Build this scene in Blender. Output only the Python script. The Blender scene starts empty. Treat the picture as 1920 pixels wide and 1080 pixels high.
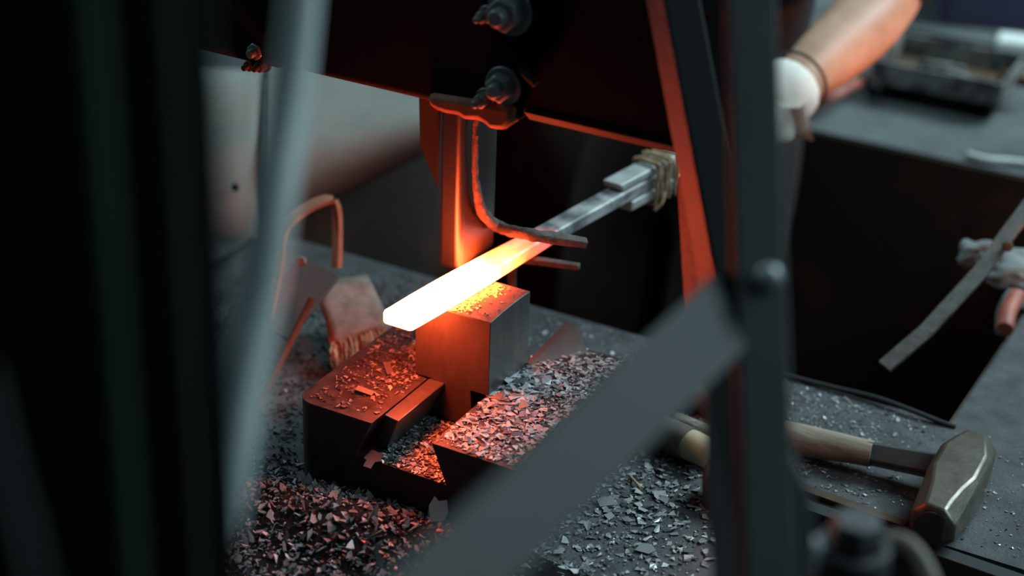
import bpy, bmesh, math, random
import numpy as np
from mathutils import Vector, Matrix, noise
R = math.radians
S = bpy.context.scene
COL = S.collection
random.seed(7)

# ------------------------------------------------------------------ camera
# world: X across the die, Y away along the dovetail slot, Z up, metres
F_PX = 3474.0
def _basis():
    pitch, yaw, roll = R(26.87), R(28.18), R(1.985)
    cp, sp = math.cos(pitch), math.sin(pitch)
    fw, rt = Vector((0, cp, -sp)), Vector((1, 0, 0))
    up = rt.cross(fw)
    cr, sr = math.cos(roll), math.sin(roll)
    rt, up = rt*cr + up*sr, up*cr - rt*sr
    m = Matrix.Rotation(yaw, 3, 'Z')
    return m @ fw, m @ rt, m @ up
FW, RT, UP = _basis()
CAM = Vector((0.73831362, -1.33822132, 0.97742249))
cd = bpy.data.cameras.new('camera'); cam = bpy.data.objects.new('camera', cd); COL.objects.link(cam)
cam.matrix_world = Matrix((( RT.x, UP.x, -FW.x, CAM.x), (RT.y, UP.y, -FW.y, CAM.y), (RT.z, UP.z, -FW.z, CAM.z), (0, 0, 0, 1)))
cd.sensor_width = 36; cd.lens = F_PX/1920*36
cd.clip_start = 0.02; cd.clip_end = 50
cd.dof.use_dof = True; cd.dof.focus_distance = 1.74; cd.dof.aperture_fstop = 2.3
cd.dof.aperture_blades = 0
S.camera = cam

# ------------------------------------------------------------------ world, light, exposure
W = bpy.data.worlds.new('workshop_air'); S.world = W; W.use_nodes = True
bg = W.node_tree.nodes['Background']; bg.inputs[0].default_value = (.55, .85, 1, 1); bg.inputs[1].default_value = .025
def area(name, loc, target, size, power, color):
    ld = bpy.data.lights.new(name, 'AREA'); ld.shape = 'RECTANGLE'; ld.size, ld.size_y = size
    ld.energy = power; ld.color = color
    o = bpy.data.objects.new(name, ld); COL.objects.link(o); o.location = loc
    o.rotation_euler = (Vector(target)-Vector(loc)).to_track_quat('-Z', 'Y').to_euler()
    return o
area('skylight_rear', (1.5, 2.5, 2.4), (.1, .2, 0), (1.8, 1.2), 145, (.73, .95, 1))
area('window_side', (2.4, 0.3, 2.2), (.2, .1, 0), (1.2, 1.0), 26, (.74, .95, 1))
area('window_left', (-2.0, .2, 2.0), (-.4, .6, .1), (1.0, 1.0), 30, (.70, .94, 1))
sd = bpy.data.lights.new('forearm_spot', 'SPOT'); sd.energy = 26; sd.color = (1, .27, .06); sd.spot_size = R(30); sd.spot_blend = .6; sd.shadow_soft_size = .06  # added warm spot for the orange forearm, as from a forge out of view
so = bpy.data.objects.new('forearm_spot', sd); COL.objects.link(so); so.location = (.72, .42, .05)
so.rotation_euler = (Vector((.13, .76, .30))-so.location).to_track_quat('-Z', 'Y').to_euler()
S.view_settings.view_transform = 'Standard'; S.view_settings.look = 'None'
S.view_settings.exposure = 0.0; S.view_settings.gamma = 1
S.view_settings.use_curve_mapping = False
S.cycles.use_denoising = True
S.cycles.max_bounces = 6
S.cycles.sample_clamp_indirect = 6

# ------------------------------------------------------------------ helpers
def ray(x, y): return FW + RT*((x-960)/F_PX) - UP*((y-540)/F_PX)
def dep(x, y, d): return CAM + ray(x, y)*d                 # a point that far into the place
def atz(x, y, z):                                           # a point at that height
    r = ray(x, y); return CAM + r*((z-CAM.z)/r.z)
def aty(x, y, v):
    r = ray(x, y); return CAM + r*((v-CAM.y)/r.y)
def atx(x, y, v):
    r = ray(x, y); return CAM + r*((v-CAM.x)/r.x)
def V(*a): return Vector(a)

def mat(name, c1, c2=None, rough=.6, rough2=None, metal=0, scale=30, bump=0, bscale=120, det=6, lo=.35, hi=.65, stretch=None, spec=.5, coat=0):
    m = bpy.data.materials.new(name); m.use_nodes = True; N = m.node_tree.nodes; L = m.node_tree.links
    b = N['Principled BSDF']; b.inputs['Metallic'].default_value = metal; b.inputs['Roughness'].default_value = rough
    b.inputs['Specular IOR Level'].default_value = spec
    if coat: b.inputs['Coat Weight'].default_value = coat
    tc = N.new('ShaderNodeTexCoord'); src = tc.outputs['Object']
    if stretch:
        mp = N.new('ShaderNodeMapping'); mp.inputs['Scale'].default_value = stretch; L.new(src, mp.inputs[0]); src = mp.outputs[0]
    nz = N.new('ShaderNodeTexNoise'); nz.inputs['Scale'].default_value = scale; nz.inputs['Detail'].default_value = det
    nz.inputs['Roughness'].default_value = .65; L.new(src, nz.inputs['Vector'])
    rp = N.new('ShaderNodeValToRGB'); rp.color_ramp.elements[0].position = lo; rp.color_ramp.elements[1].position = hi
    rp.color_ramp.elements[0].color = (*c1, 1); rp.color_ramp.elements[1].color = (*(c2 or c1), 1)
    L.new(nz.outputs[0], rp.inputs[0]); L.new(rp.outputs[0], b.inputs['Base Color'])
    if rough2 is not None:
        mr = N.new('ShaderNodeMapRange'); mr.inputs['To Min'].default_value = rough; mr.inputs['To Max'].default_value = rough2
        mr.inputs['From Min'].default_value = lo; mr.inputs['From Max'].default_value = hi
        L.new(nz.outputs[0], mr.inputs[0]); L.new(mr.outputs[0], b.inputs['Roughness'])
    if bump:
        n2 = N.new('ShaderNodeTexNoise'); n2.inputs['Scale'].default_value = bscale; n2.inputs['Detail'].default_value = 8
        n2.inputs['Roughness'].default_value = .7
        L.new(src, n2.inputs['Vector'])
        bp = N.new('ShaderNodeBump'); bp.inputs['Strength'].default_value = bump; bp.inputs['Distance'].default_value = .002
        L.new(n2.outputs[0], bp.inputs['Height']); L.new(bp.outputs[0], b.inputs['Normal'])
    m['ramp'] = rp.name
    return m

def flake_mat(name, c1, c2, rough=.35, rough2=.75, metal=.4):
    m = bpy.data.materials.new(name); m.use_nodes = True; N = m.node_tree.nodes; L = m.node_tree.links
    b = N['Principled BSDF']; b.inputs['Metallic'].default_value = metal
    g = N.new('ShaderNodeNewGeometry')
    rp = N.new('ShaderNodeValToRGB'); rp.color_ramp.elements[0].color = (*c1, 1); rp.color_ramp.elements[1].color = (*c2, 1)
    rp.color_ramp.elements[0].position = .15
    L.new(g.outputs['Random Per Island'], rp.inputs[0]); L.new(rp.outputs[0], b.inputs['Base Color'])
    mr = N.new('ShaderNodeMapRange'); mr.inputs['To Min'].default_value = rough2; mr.inputs['To Max'].default_value = rough
    mu = N.new('ShaderNodeMath'); mu.operation = 'FRACT'; m2 = N.new('ShaderNodeMath'); m2.operation = 'MULTIPLY'; m2.inputs[1].default_value = 17.3
    L.new(g.outputs['Random Per Island'], m2.inputs[0]); L.new(m2.outputs[0], mu.inputs[0]); L.new(mu.outputs[0], mr.inputs[0])
    L.new(mr.outputs[0], b.inputs['Roughness'])
    return m

def obj(name, bm, m, parent=None, bevel=0, seg=2, smooth=False, sub=0, angle=35):
    me = bpy.data.meshes.new(name)
    if isinstance(bm, bmesh.types.BMesh):
        bmesh.ops.recalc_face_normals(bm, faces=bm.faces); bm.to_mesh(me); bm.free()
    else:
        me.from_pydata(*bm); me.update()
    me.materials.append(m)
    o = bpy.data.objects.new(name, me); COL.objects.link(o)
    if parent is not None: o.parent = parent
    if bevel:
        b = o.modifiers.new('bevel', 'BEVEL'); b.width = bevel; b.segments = seg; b.limit_method = 'ANGLE'; b.angle_limit = R(30)
    if sub:
        s = o.modifiers.new('sub', 'SUBSURF'); s.levels = sub; s.render_levels = sub
    if smooth or bevel:
        for p in me.polygons: p.use_smooth = True
        if not smooth or angle: me.set_sharp_from_angle(angle=R(angle))
    return o
def tag(o, label, cat, group=None, kind=None):
    o['label'] = label; o['category'] = cat
    if group: o['group'] = group
    if kind: o['kind'] = kind
    return o
def thing(name, label, cat, loc=(0, 0, 0), group=None):
    o = bpy.data.objects.new(name, None); COL.objects.link(o); o.location = loc; o.empty_display_size = .02
    return tag(o, label, cat, group)
def under(o, root):                     # parent keeping world place (root only translated)
    o.parent = root; o.matrix_parent_inverse = Matrix.Translation(-Vector(root.location)); return o
def part(name, bm, m, root, **k):
    o = obj(name, bm, m, **k); return under(o, root)
def sub(name, bm, m, parentpart, **k):
    o = obj(name, bm, m, **k); o.parent = parentpart; return o
def struct(o): o['kind'] = 'structure'; return o

def box(bm, a, b):
    x0, y0, z0 = a; x1, y1, z1 = b
    vs = [bm.verts.new(p) for p in ((x0,y0,z0),(x1,y0,z0),(x1,y1,z0),(x0,y1,z0),(x0,y0,z1),(x1,y0,z1),(x1,y1,z1),(x0,y1,z1))]
    for f in ((0,3,2,1),(4,5,6,7),(0,1,5,4),(1,2,6,5),(2,3,7,6),(3,0,4,7)): bm.faces.new([vs[i] for i in f])
    return bm
def hexa(bm, P):                        # eight corners, bottom ring then top ring
    vs = [bm.verts.new(p) for p in P]
    for f in ((0,3,2,1),(4,5,6,7),(0,1,5,4),(1,2,6,5),(2,3,7,6),(3,0,4,7)): bm.faces.new([vs[i] for i in f])
    return bm
def bar(bm, p0, p1, wdir, w, t, w1=None, t1=None):   # flat bar p0->p1, width w along wdir, thickness t
    d = (p1-p0).normalized(); wd = (wdir - d*wdir.dot(d)).normalized(); td = d.cross(wd)
    w1 = w1 or w; t1 = t1 or t
    P = []
    for p, a, b in ((p0, w, t), (p1, w1, t1)):
        P += [p - wd*a/2 - td*b/2, p + wd*a/2 - td*b/2, p + wd*a/2 + td*b/2, p - wd*a/2 + td*b/2]
    return hexa(bm, P)
def prism(bm, pts, fn, a, b):           # polygon pts -> fn(u, v, h)
    A = [bm.verts.new(fn(u, v, a)) for u, v in pts]; B = [bm.verts.new(fn(u, v, b)) for u, v in pts]
    n = len(pts); bm.faces.new(A); bm.faces.new(B[::-1])
    for i in range(n): bm.faces.new((A[i], B[i], B[(i+1) % n], A[(i+1) % n]))
    return bm
def tube(bm, path, radii, n=20, caps=True, flat=1, up=None):
    path = [Vector(p) for p in path]
    if not isinstance(radii, (list, tuple)): radii = [radii]*len(path)
    rings = []; ref = Vector(up) if up else Vector((0, 0, 1))
    for i, p in enumerate(path):
        d = (path[min(i+1, len(path)-1)] - path[max(i-1, 0)]).normalized()
        if abs(d.dot(ref)) > .95: ref = Vector((1, 0, 0)) if not up else ref
        a = d.cross(ref).normalized(); b = a.cross(d).normalized()
        ref = b
        rings.append([bm.verts.new(p + a*radii[i]*math.cos(2*math.pi*k/n) + b*radii[i]*flat*math.sin(2*math.pi*k/n)) for k in range(n)])
    for r0, r1 in zip(rings, rings[1:]):
        for k in range(n): bm.faces.new((r0[k], r0[(k+1) % n], r1[(k+1) % n], r1[k]))
    if caps: bm.faces.new(rings[0][::-1]); bm.faces.new(rings[-1])
    return bm
def curve(pts, n=8):                    # Catmull-Rom through pts
    pts = [Vector(p) for p in pts]; P = [pts[0]*2-pts[1]] + pts + [pts[-1]*2-pts[-2]]; out = []
    for i in range(1, len(P)-2):
        for k in range(n):
            t = k/n; a, b, c, d = P[i-1:i+3]
            out.append(.5*((2*b) + (c-a)*t + (2*a-5*b+4*c-d)*t*t + (3*b-a-3*c+d)*t**3))
    return out + [pts[-1]]
def lathe(bm, prof, origin, axis, n=32, seg0=0):
    axis = Vector(axis).normalized(); a = axis.orthogonal().normalized(); b = axis.cross(a); o = Vector(origin); rings = []
    for r, h in prof:
        rings.append([bm.verts.new(o + axis*h + (a*math.cos(2*math.pi*(k+seg0)/n) + b*math.sin(2*math.pi*(k+seg0)/n))*max(r, 1e-5)) for k in range(n)])
    for r0, r1 in zip(rings, rings[1:]):
        for k in range(n): bm.faces.new((r0[k], r0[(k+1) % n], r1[(k+1) % n], r1[k]))
    bm.faces.new(rings[0][::-1]); bm.faces.new(rings[-1])
    return bm
NB = bmesh.new
def merge(*objs): pass

def flakes(n, place, size=(.0012, .005), tilt=.25, thick=.0004, seed=1, power=2.2):
    """irregular plates of scale; place(rng) -> x, y, z"""
    rng = np.random.default_rng(seed); vs, fs = [], []
    for _ in range(n):
        p = place(rng)
        if p is None: continue
        s = size[0] + (size[1]-size[0])*rng.random()**power
        k = int(rng.integers(4, 8)); ang = np.sort(rng.random(k)*2*np.pi*.35 + np.arange(k)/k*2*np.pi)
        rr = s*(.5 + .7*rng.random(k)); el = .5 + .5*rng.random()
        tx, ty = rng.normal(0, tilt, 2); rz = rng.random()*6.28
        X = rr*np.cos(ang); Y = rr*np.sin(ang)*el
        x2, y2 = X*np.cos(rz)-Y*np.sin(rz), X*np.sin(rz)+Y*np.cos(rz)
        zz = x2*np.tan(np.clip(tx, -1.1, 1.1)) + y2*np.tan(np.clip(ty, -1.1, 1.1)) + rng.normal(0, s*.06, k)
        zz = zz - zz.min()*.85
        t = thick*(.6+rng.random())
        i0 = len(vs)
        vs += [(p[0]+a, p[1]+b, p[2]+c) for a, b, c in zip(x2, y2, zz)] + [(p[0]+a, p[1]+b, p[2]+c+t) for a, b, c in zip(x2, y2, zz)]
        fs.append(tuple(range(i0+k-1, i0-1, -1))); fs.append(tuple(range(i0+k, i0+2*k)))
        fs += [(i0+i, i0+(i+1) % k, i0+k+(i+1) % k, i0+k+i) for i in range(k)]
    return (vs, [], fs)

# ------------------------------------------------------------------ materials
M = {}
M['floor'] = mat('dark_oily_floor', (.016, .020, .022), (.085, .10, .108), .6, .38, scale=26, bump=.9, bscale=260, lo=.3, hi=.75)
M['floor_far'] = mat('grey_concrete', (.05, .062, .066), (.12, .14, .14), .8, scale=6, bump=.4, bscale=60)
M['pit'] = mat('sooty_pit_wall', (.032, .027, .022), (.16, .06, .03), .8, scale=5, bump=.3, bscale=30, lo=.5, hi=.78)
M['soot'] = mat('soot_and_grit', (.004, .004, .0045), (.012, .012, .013), .95, scale=120, spec=.1, bump=.8, bscale=300)
M['sow'] = mat('oily_black_steel', (.016, .0145, .0145), (.045, .041, .041), .42, .6, metal=.25, scale=60, bump=.25, bscale=300)
M['ground_steel'] = mat('ground_steel', (.10, .10, .10), (.17, .165, .16), .42, .30, metal=.75, scale=45, bump=.12, bscale=200)
M['die'] = mat('worn_die_steel', (.038, .037, .036), (.075, .073, .070), .52, .40, metal=.25, scale=22, bump=.15, bscale=160, stretch=(1, 1, .35))
M['black'] = mat('black_painted_iron', (.003, .0035, .004), (.006, .007, .0075), .8, .9, spec=.2, scale=18, bump=.3, bscale=80)
M['black2'] = mat('dull_black_iron', (.005, .0062, .0066), (.009, .0105, .011), .85, .95, spec=.2, scale=12, bump=.2, bscale=60)
M['guard'] = mat('grey_painted_angle_iron', (.023, .029, .031), (.033, .040, .042), .7, .8, spec=.25, scale=9, bump=.1, bscale=60)
M['postgrey'] = mat('grey_painted_post', (.044, .052, .053), (.060, .070, .071), .7, .8, scale=9, spec=.3)
M['guard_dark'] = mat('sooty_angle_iron', (.016, .018, .020), (.03, .034, .036), .6, .75, scale=9)
M['lever'] = mat('pale_grey_enamel', (.26, .33, .34), (.31, .385, .395), .38, .5, scale=8)
M['colm'] = mat('dark_green_black_paint', (.009, .0125, .0115), (.014, .019, .0175), .85, .95, spec=.15, scale=4)
M['green'] = mat('dark_green_rubber', (.006, .017, .011), (.009, .024, .015), .8, spec=.2, scale=6)
M['castgrey'] = mat('pale_grey_casting', (.20, .225, .205), (.30, .325, .30), .55, .7, scale=5, bump=.15, bscale=20)
M['chrome'] = mat('polished_rod_steel', (.09, .09, .09), (.15, .15, .15), .32, .42, metal=1, scale=14, stretch=(1, 1, .05))
M['prong'] = mat('scaled_iron_rod', (.05, .045, .042), (.13, .12, .115), .5, .7, metal=.4, scale=90, bump=.8, bscale=300)
M['wire'] = mat('rusty_binding_wire', (.20, .13, .07), (.42, .33, .22), .6, metal=.3, scale=120, bump=.5)
M['strip'] = mat('pale_steel_strip', (.30, .34, .34), (.42, .46, .45), .45, .6, metal=.3, scale=30, bump=.1)
M['hwood'] = mat('worn_ash_handle', (.15, .12, .085), (.36, .32, .26), .6, .75, scale=30, bump=.5, stretch=(.25, 1.6, 1.6), bscale=140)
M['dwood'] = mat('grimy_brown_handle', (.09, .075, .066), (.17, .14, .125), .6, scale=20)
M['gwood'] = mat('weathered_green_grey_wood', (.05, .053, .038), (.34, .34, .26), .65, scale=70, bump=.9, stretch=(.4, 1.3, 1.3), bscale=160, lo=.4, hi=.7)
M['pale'] = mat('pale_yellow_ferrule', (.36, .33, .20), (.46, .43, .28), .55, scale=30)
M['hammer'] = mat('worn_hammer_steel', (.085, .075, .058), (.21, .195, .165), .42, .3, metal=.65, scale=26, bump=.2, bscale=160)
M['hammerface'] = mat('dark_hammer_face', (.02, .02, .02), (.04, .04, .04), .5, scale=40)
M['collar'] = mat('dark_grey_collar', (.040, .046, .048), (.07, .078, .08), .55, scale=30)
M['skin'] = mat('skin', (.42, .25, .17), (.56, .36, .26), .5, .6, scale=14, bump=.1, bscale=200)
M['glove'] = mat('white_cotton_glove', (.62, .60, .55), (.80, .79, .74), .9, scale=20, bump=.5, bscale=500)
M['knit'] = mat('dark_cuff_binding', (.03, .03, .03), (.05, .05, .05), .9)
M['shirt'] = mat('dark_navy_shirt', (.006, .006, .014), (.012, .012, .022), .9, scale=14, bump=.3, bscale=60)
M['trouser'] = mat('dark_maroon_trousers', (.010, .004, .005), (.016, .007, .008), .9, scale=14, bump=.3, bscale=40)
M['boot'] = mat('black_leather', (.01, .01, .01), (.02, .02, .02), .5)
M['hair'] = mat('black_hair', (.008, .007, .006), (.015, .013, .012), .5)
M['rust'] = mat('rust_brown_iron', (.030, .018, .008), (.085, .050, .022), .8, scale=16, bump=.5, bscale=90)
M['rustlit'] = mat('orange_lit_rust', (.16, .07, .04), (.30, .14, .08), .7, scale=30)  # rust red lightened to hold the bar's orange light
M['traygrey'] = mat('chipped_grey_tray', (.04, .042, .042), (.20, .205, .20), .6, scale=26, lo=.42, hi=.6, bump=.3)
M['purple'] = mat('dusty_purple_plastic', (.035, .032, .075), (.055, .05, .11), .7, scale=8)
M['white'] = mat('white_paint', (.65, .72, .70), (.75, .82, .80), .5, scale=8)
M['red'] = mat('faded_red_rubber', (.24, .05, .035), (.42, .13, .09), .55, scale=60)
M['rag'] = mat('grey_rag', (.12, .14, .145), (.26, .29, .29), .85, scale=14, bump=.4, bscale=80)
M['brushwood'] = mat('grimy_brush_block', (.085, .085, .073), (.21, .21, .185), .8, scale=40, bump=.6, bscale=120, lo=.3, hi=.7)
M['bristle'] = mat('straw_bristles', (.16, .11, .06), (.45, .36, .24), .8, scale=60)
M['flake'] = flake_mat('blue_grey_mill_scale', (.08, .092, .10), (.48, .53, .55), .28, .6, .3)
M['flake_black'] = flake_mat('black_mill_scale', (.018, .017, .019), (.11, .11, .12), .40, .75, .2)
M['flake_dark'] = flake_mat('dark_mill_scale', (.045, .043, .046), (.22, .22, .24), .38, .75, .2)
M['twig'] = mat('straw_splinter', (.35, .25, .15), (.5, .38, .25), .7)
M['boltgrey'] = mat('grey_bolt_steel', (.16, .19, .195), (.26, .30, .305), .38, .5, metal=.5, scale=30)
M['wallc'] = mat('grimy_plaster', (.05, .055, .055), (.10, .11, .105), .85, scale=4)

# hot steel: emission follows the temperature along the bar
hm = bpy.data.materials.new('heated_steel'); hm.use_nodes = True; N = hm.node_tree.nodes; L = hm.node_tree.links
b = N['Principled BSDF']; b.inputs['Metallic'].default_value = .35; b.inputs['Roughness'].default_value = .6
tc = N.new('ShaderNodeTexCoord'); sx = N.new('ShaderNodeSeparateXYZ'); L.new(tc.outputs['Object'], sx.inputs[0])
nz = N.new('ShaderNodeTexNoise'); nz.inputs['Scale'].default_value = 55; nz.inputs['Detail'].default_value = 5; L.new(tc.outputs['Object'], nz.inputs['Vector'])
ns = N.new('ShaderNodeMath'); ns.operation = 'MULTIPLY_ADD'; ns.inputs[1].default_value = .030; L.new(nz.outputs[0], ns.inputs[0]); L.new(sx.outputs['Y'], ns.inputs[2])
mr = N.new('ShaderNodeMapRange'); mr.inputs['From Min'].default_value = -.08; mr.inputs['From Max'].default_value = .22; L.new(ns.outputs[0], mr.inputs[0])
def ypos(y): return (y+.015+.08)/.30
rp = N.new('ShaderNodeValToRGB'); rp.color_ramp.interpolation = 'LINEAR'; cr = rp.color_ramp
cols = [(-.06, (1, .086, .021)), (.08, (1, .080, .018)), (.115, (1, .080, .009)), (.145, (1, .06, .006)), (.165, (1, .05, .010)), (.19, (1, .03, .01))]
cr.elements[0].position = ypos(cols[0][0]); cr.elements[0].color = (*cols[0][1], 1)
cr.elements[1].position = ypos(cols[-1][0]); cr.elements[1].color = (*cols[-1][1], 1)
for y, c in cols[1:-1]:
    e = cr.elements.new(ypos(y)); e.color = (*c, 1)
st = N.new('ShaderNodeValToRGB'); sr_ = st.color_ramp
HOT = 150.0
sts = [(-.06, 1.0), (.065, .45), (.100, .11), (.130, .035), (.150, .016), (.168, .004), (.185, 0)]
sr_.elements[0].position = ypos(sts[0][0]); sr_.elements[0].color = (1, 1, 1, 1)
sr_.elements[1].position = ypos(sts[-1][0]); sr_.elements[1].color = (0, 0, 0, 1)
for y, v in sts[1:-1]:
    e = sr_.elements.new(ypos(y)); e.color = (v, v, v, 1)
L.new(mr.outputs[0], rp.inputs[0]); L.new(mr.outputs[0], st.inputs[0])
mu = N.new('ShaderNodeMath'); mu.operation = 'MULTIPLY'; mu.inputs[1].default_value = HOT; L.new(st.outputs[0], mu.inputs[0])
L.new(rp.outputs[0], b.inputs['Emission Color']); L.new(mu.outputs[0], b.inputs['Emission Strength'])
n3 = N.new('ShaderNodeTexNoise'); n3.inputs['Scale'].default_value = 38; n3.inputs['Detail'].default_value = 7; L.new(tc.outputs['Object'], n3.inputs['Vector'])
r3 = N.new('ShaderNodeValToRGB'); r3.color_ramp.elements[0].position = .38; r3.color_ramp.elements[1].position = .6
r3.color_ramp.elements[0].color = (.12, .13, .14, 1); r3.color_ramp.elements[1].color = (.40, .42, .43, 1)
L.new(n3.outputs[0], r3.inputs[0]); L.new(r3.outputs[0], b.inputs['Base Color'])
M['hot'] = hm

# ================================================================== setting
ZF = -.78                                # pit bottom
PX0, PX1, PY0, PY1 = -.55, .362, .336, 1.03
NEAR = .118                              # near edge of the right-hand plate
bm = NB()
box(bm, (-2.4, -2.2, -.10), (PX0, PY1, 0)); box(bm, (PX0, -2.2, -.10), (.272, PY0, 0))
box(bm, (.272, NEAR, -.10), (PX1, PY0, 0)); box(bm, (PX1, NEAR, -.10), (2.6, PY1, 0))
struct(obj('floor', bm, M['floor']))
bm = NB(); box(bm, (-2.4, PY1, -.10), (2.6, 3.9, 0)); struct(obj('floor', bm, M['floor_far']))
bm = NB(); box(bm, (.272, -2.2, -.16), (2.6, NEAR, -.085)); struct(obj('floor', bm, M['floor']))
bm = NB(); box(bm, (PX0-.1, PY0-.1, ZF-.1), (PX1+.1, PY1+.1, ZF)); struct(obj('floor', bm, M['pit']))
e_ = .004
for nm, a, c in (('wall_pit_rear', (PX0, PY1-e_, ZF), (PX1, PY1, -.003)), ('wall_pit_front', (PX0, PY0, ZF), (PX1, PY0+e_, -.003)),
                 ('wall_pit_left', (PX0, PY0, ZF), (PX0+e_, PY1, -.003)), ('wall_pit_right', (PX1-e_, PY0, ZF), (PX1, PY1, -.003))):
    bm = NB(); box(bm, a, c); struct(obj(nm, bm, M['pit']))
bm = NB(); box(bm, (-2.5, 3.9, -.1), (2.7, 4.0, 2.8)); struct(obj('wall_back', bm, M['wallc']))
bm = NB(); box(bm, (-2.5, -2.2, -.1), (-2.4, 3.9, 2.8)); struct(obj('wall_left', bm, M['wallc']))
# raised rim along the front of the pit
bm = NB()
rim = curve([(.05, PY0+.001, .002), atz(1475, 704, .003), atz(1560, 726, .004), atz(1640, 745, .006), atz(1710, 770, .006), atz(1760, 790, .003), atz(1792, 801, .001)], 6)
tube(bm, rim, .0028, 10); struct(obj('trim_1', bm, M['guard'], smooth=True))

# ================================================================== sow block
ZS, ZB = .085, .045                       # top of the block, bottom of its slot
SX0, SX1, SY0, SY1 = -.155, .083, -.0985, .137
L0, L1, B0, B1 = -.0685, -.0035, -.0865, .0125   # slot at the top, at the bottom
bm = NB()
rc = .018
prof = [(SX0, 0), (SX0, ZS)]
prof += [(L0, ZS), (B0, ZB), (B1, ZB), (L1, ZS), (SX1, ZS), (SX1, 0)]
# rounded front-left corner: build in slices along Y whose left side moves in
ys = [SY0 + rc*(1-math.cos(t)) for t in np.linspace(0, math.pi/2, 9)] + [SY1-.01, SY1]
rings = []
for y in ys:
    k = max(0, SY0+rc-y)/rc
    xl = SX0 + rc*(1-math.sqrt(max(0, 1-k*k)))
    rings.append([bm.verts.new(((xl if px == SX0 else px), y, pz)) for px, pz in prof])
for r0, r1 in zip(rings, rings[1:]):
    for k in range(len(prof)): bm.faces.new((r0[k], r0[(k+1) % 8], r1[(k+1) % 8], r1[k]))
bm.faces.new(rings[0]); bm.faces.new(rings[-1][::-1])
sow = obj('sow_block', bm, M['sow'], bevel=.0014, seg=2, angle=40)
tag(sow, 'black steel block with a dovetail slot holding the die upright, scale on top', 'anvil block')

# die
bm = NB()
ny = 14
top = []
DX0, DX1, DY1, ZSH, ZT = -.0823, 0.0, .0782, .0865, .1655
NX0, NX1, DB0, DB1 = -.0610, -.0200, -.0660, -.0160
secs = []
for i in range(ny+1):
    y = DY1*i/ny; z = ZT + .0016*(1-(2*i/ny-1)**2)
    pts = [(DB0, ZB+.001), (NX0, ZSH), (DX0, ZSH), (DX0, z), (DX1, z), (DX1, ZSH), (NX1, ZSH), (DB1, ZB+.001)]
    secs.append([bm.verts.new((x, y, zz)) for x, zz in pts])
for r0, r1 in zip(secs, secs[1:]):
    for k in range(8): bm.faces.new((r0[k], r0[(k+1) % 8], r1[(k+1) % 8], r1[k]))
bm.faces.new(secs[0]); bm.faces.new(secs[-1][::-1])
die = obj('hammer_die', bm, M['die'], bevel=.0009, seg=2, angle=40)
tag(die, 'square steel lower die standing in the slotted block under the glowing bar', 'die')

# key in the left of the slot
bm = NB()
hexa(bm, [(-.0775, -.0765, ZB+.001), (-.0655, -.0765, ZB+.001), (-.0655, .10, ZB+.001), (-.0800, .10, ZB+.001),
          (-.0655, -.081, .0868), (-.0478, -.085, .0868), (-.0478, -.0015, .0868), (-.0655, -.0015, .0868)])
tag(obj('dovetail_key', bm, M['ground_steel'], bevel=.0012, angle=40), 'smooth steel key bar wedged in the slot left of the die', 'key')
# wedge behind the die
bm = NB()
hexa(bm, [(-.0005, .075, .0852), (.004, .075, .0852), (.041, .131, .0852), (-.003, .158, .0852),
          (-.001, .075, .0868), (.0035, .0752, .0868), (.012, .154, .0985), (.001, .160, .0985)])
tag(obj('steel_wedge', bm, M['die'], bevel=.0012, angle=40), 'pointed steel wedge rising from the block behind the die', 'wedge')

# ================================================================== glowing bar and its holder
def bar_at(y):  # centre x of the bar at that Y
    return -.0600 + .112*y + .045*y*y
bm = NB(); rings = []
stations = [(-.0585, .0150, .0062), (-.055, .0162, .0070), (-.020, .0168, .0072), (.02, .0168, .0073), (.06, .0160, .0072), (.10, .0146, .0072), (.14, .0128, .0072),
            (.18, .0115, .0072), (.25, .0115, .0072), (.35, .0115, .0072), (.48, .0115, .0072), (.64, .0115, .0072)]
ZC = .1675 + .0074
for y, hw, ht in stations:
    cx = bar_at(y); c = .0022
    pr = [(-hw+c, -ht), (hw-c, -ht), (hw, -ht+c*.7), (hw, ht-c*.7), (hw-c, ht), (-hw+c, ht), (-hw, ht-c*.7), (-hw, -ht+c*.7)]
    rings.append([bm.verts.new((cx+u, y-.12*u+(.0 if y > -.04 else .10*u), ZC+v)) for u, v in pr])
for r0, r1 in zip(rings, rings[1:]):
    for k in range(8): bm.faces.new((r0[k], r0[(k+1) % 8], r1[(k+1) % 8], r1[k]))
bm.faces.new(rings[0]); bm.faces.new(rings[-1][::-1])
tag(obj('steel_bar', bm, M['hot'], bevel=.0006), 'long steel bar glowing white hot where it crosses the die', 'steel bar')

def along(y, u, z): return Vector((bar_at(y)+u, y-.12*u, z))
hold = thing('clamp_strips', 'pale steel strips wired round the cold end of the bar', 'clamp', along(.36, 0, ZC))
bm = NB(); hexa(bm, [along(.305, -.014, ZC+.0085), along(.305, .010, ZC+.0085), along(.50, .010, ZC+.0085), along(.50, -.014, ZC+.0085),
                     along(.300, -.014, ZC+.0175), along(.300, .010, ZC+.0175), along(.50, .010, ZC+.0175), along(.50, -.014, ZC+.0175)])
part('upper_strip', bm, M['strip'], hold, bevel=.002)
bm = NB(); hexa(bm, [along(.320, -.010, ZC-.020), along(.320, .012, ZC-.020), along(.50, .012, ZC-.020), along(.50, -.010, ZC-.020),
                     along(.322, -.010, ZC-.0085), along(.322, .012, ZC-.0085), along(.50, .012, ZC-.0085), along(.50, -.010, ZC-.0085)])
part('lower_strip', bm, M['strip'], hold, bevel=.002)
bm = NB(); pth = []
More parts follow.
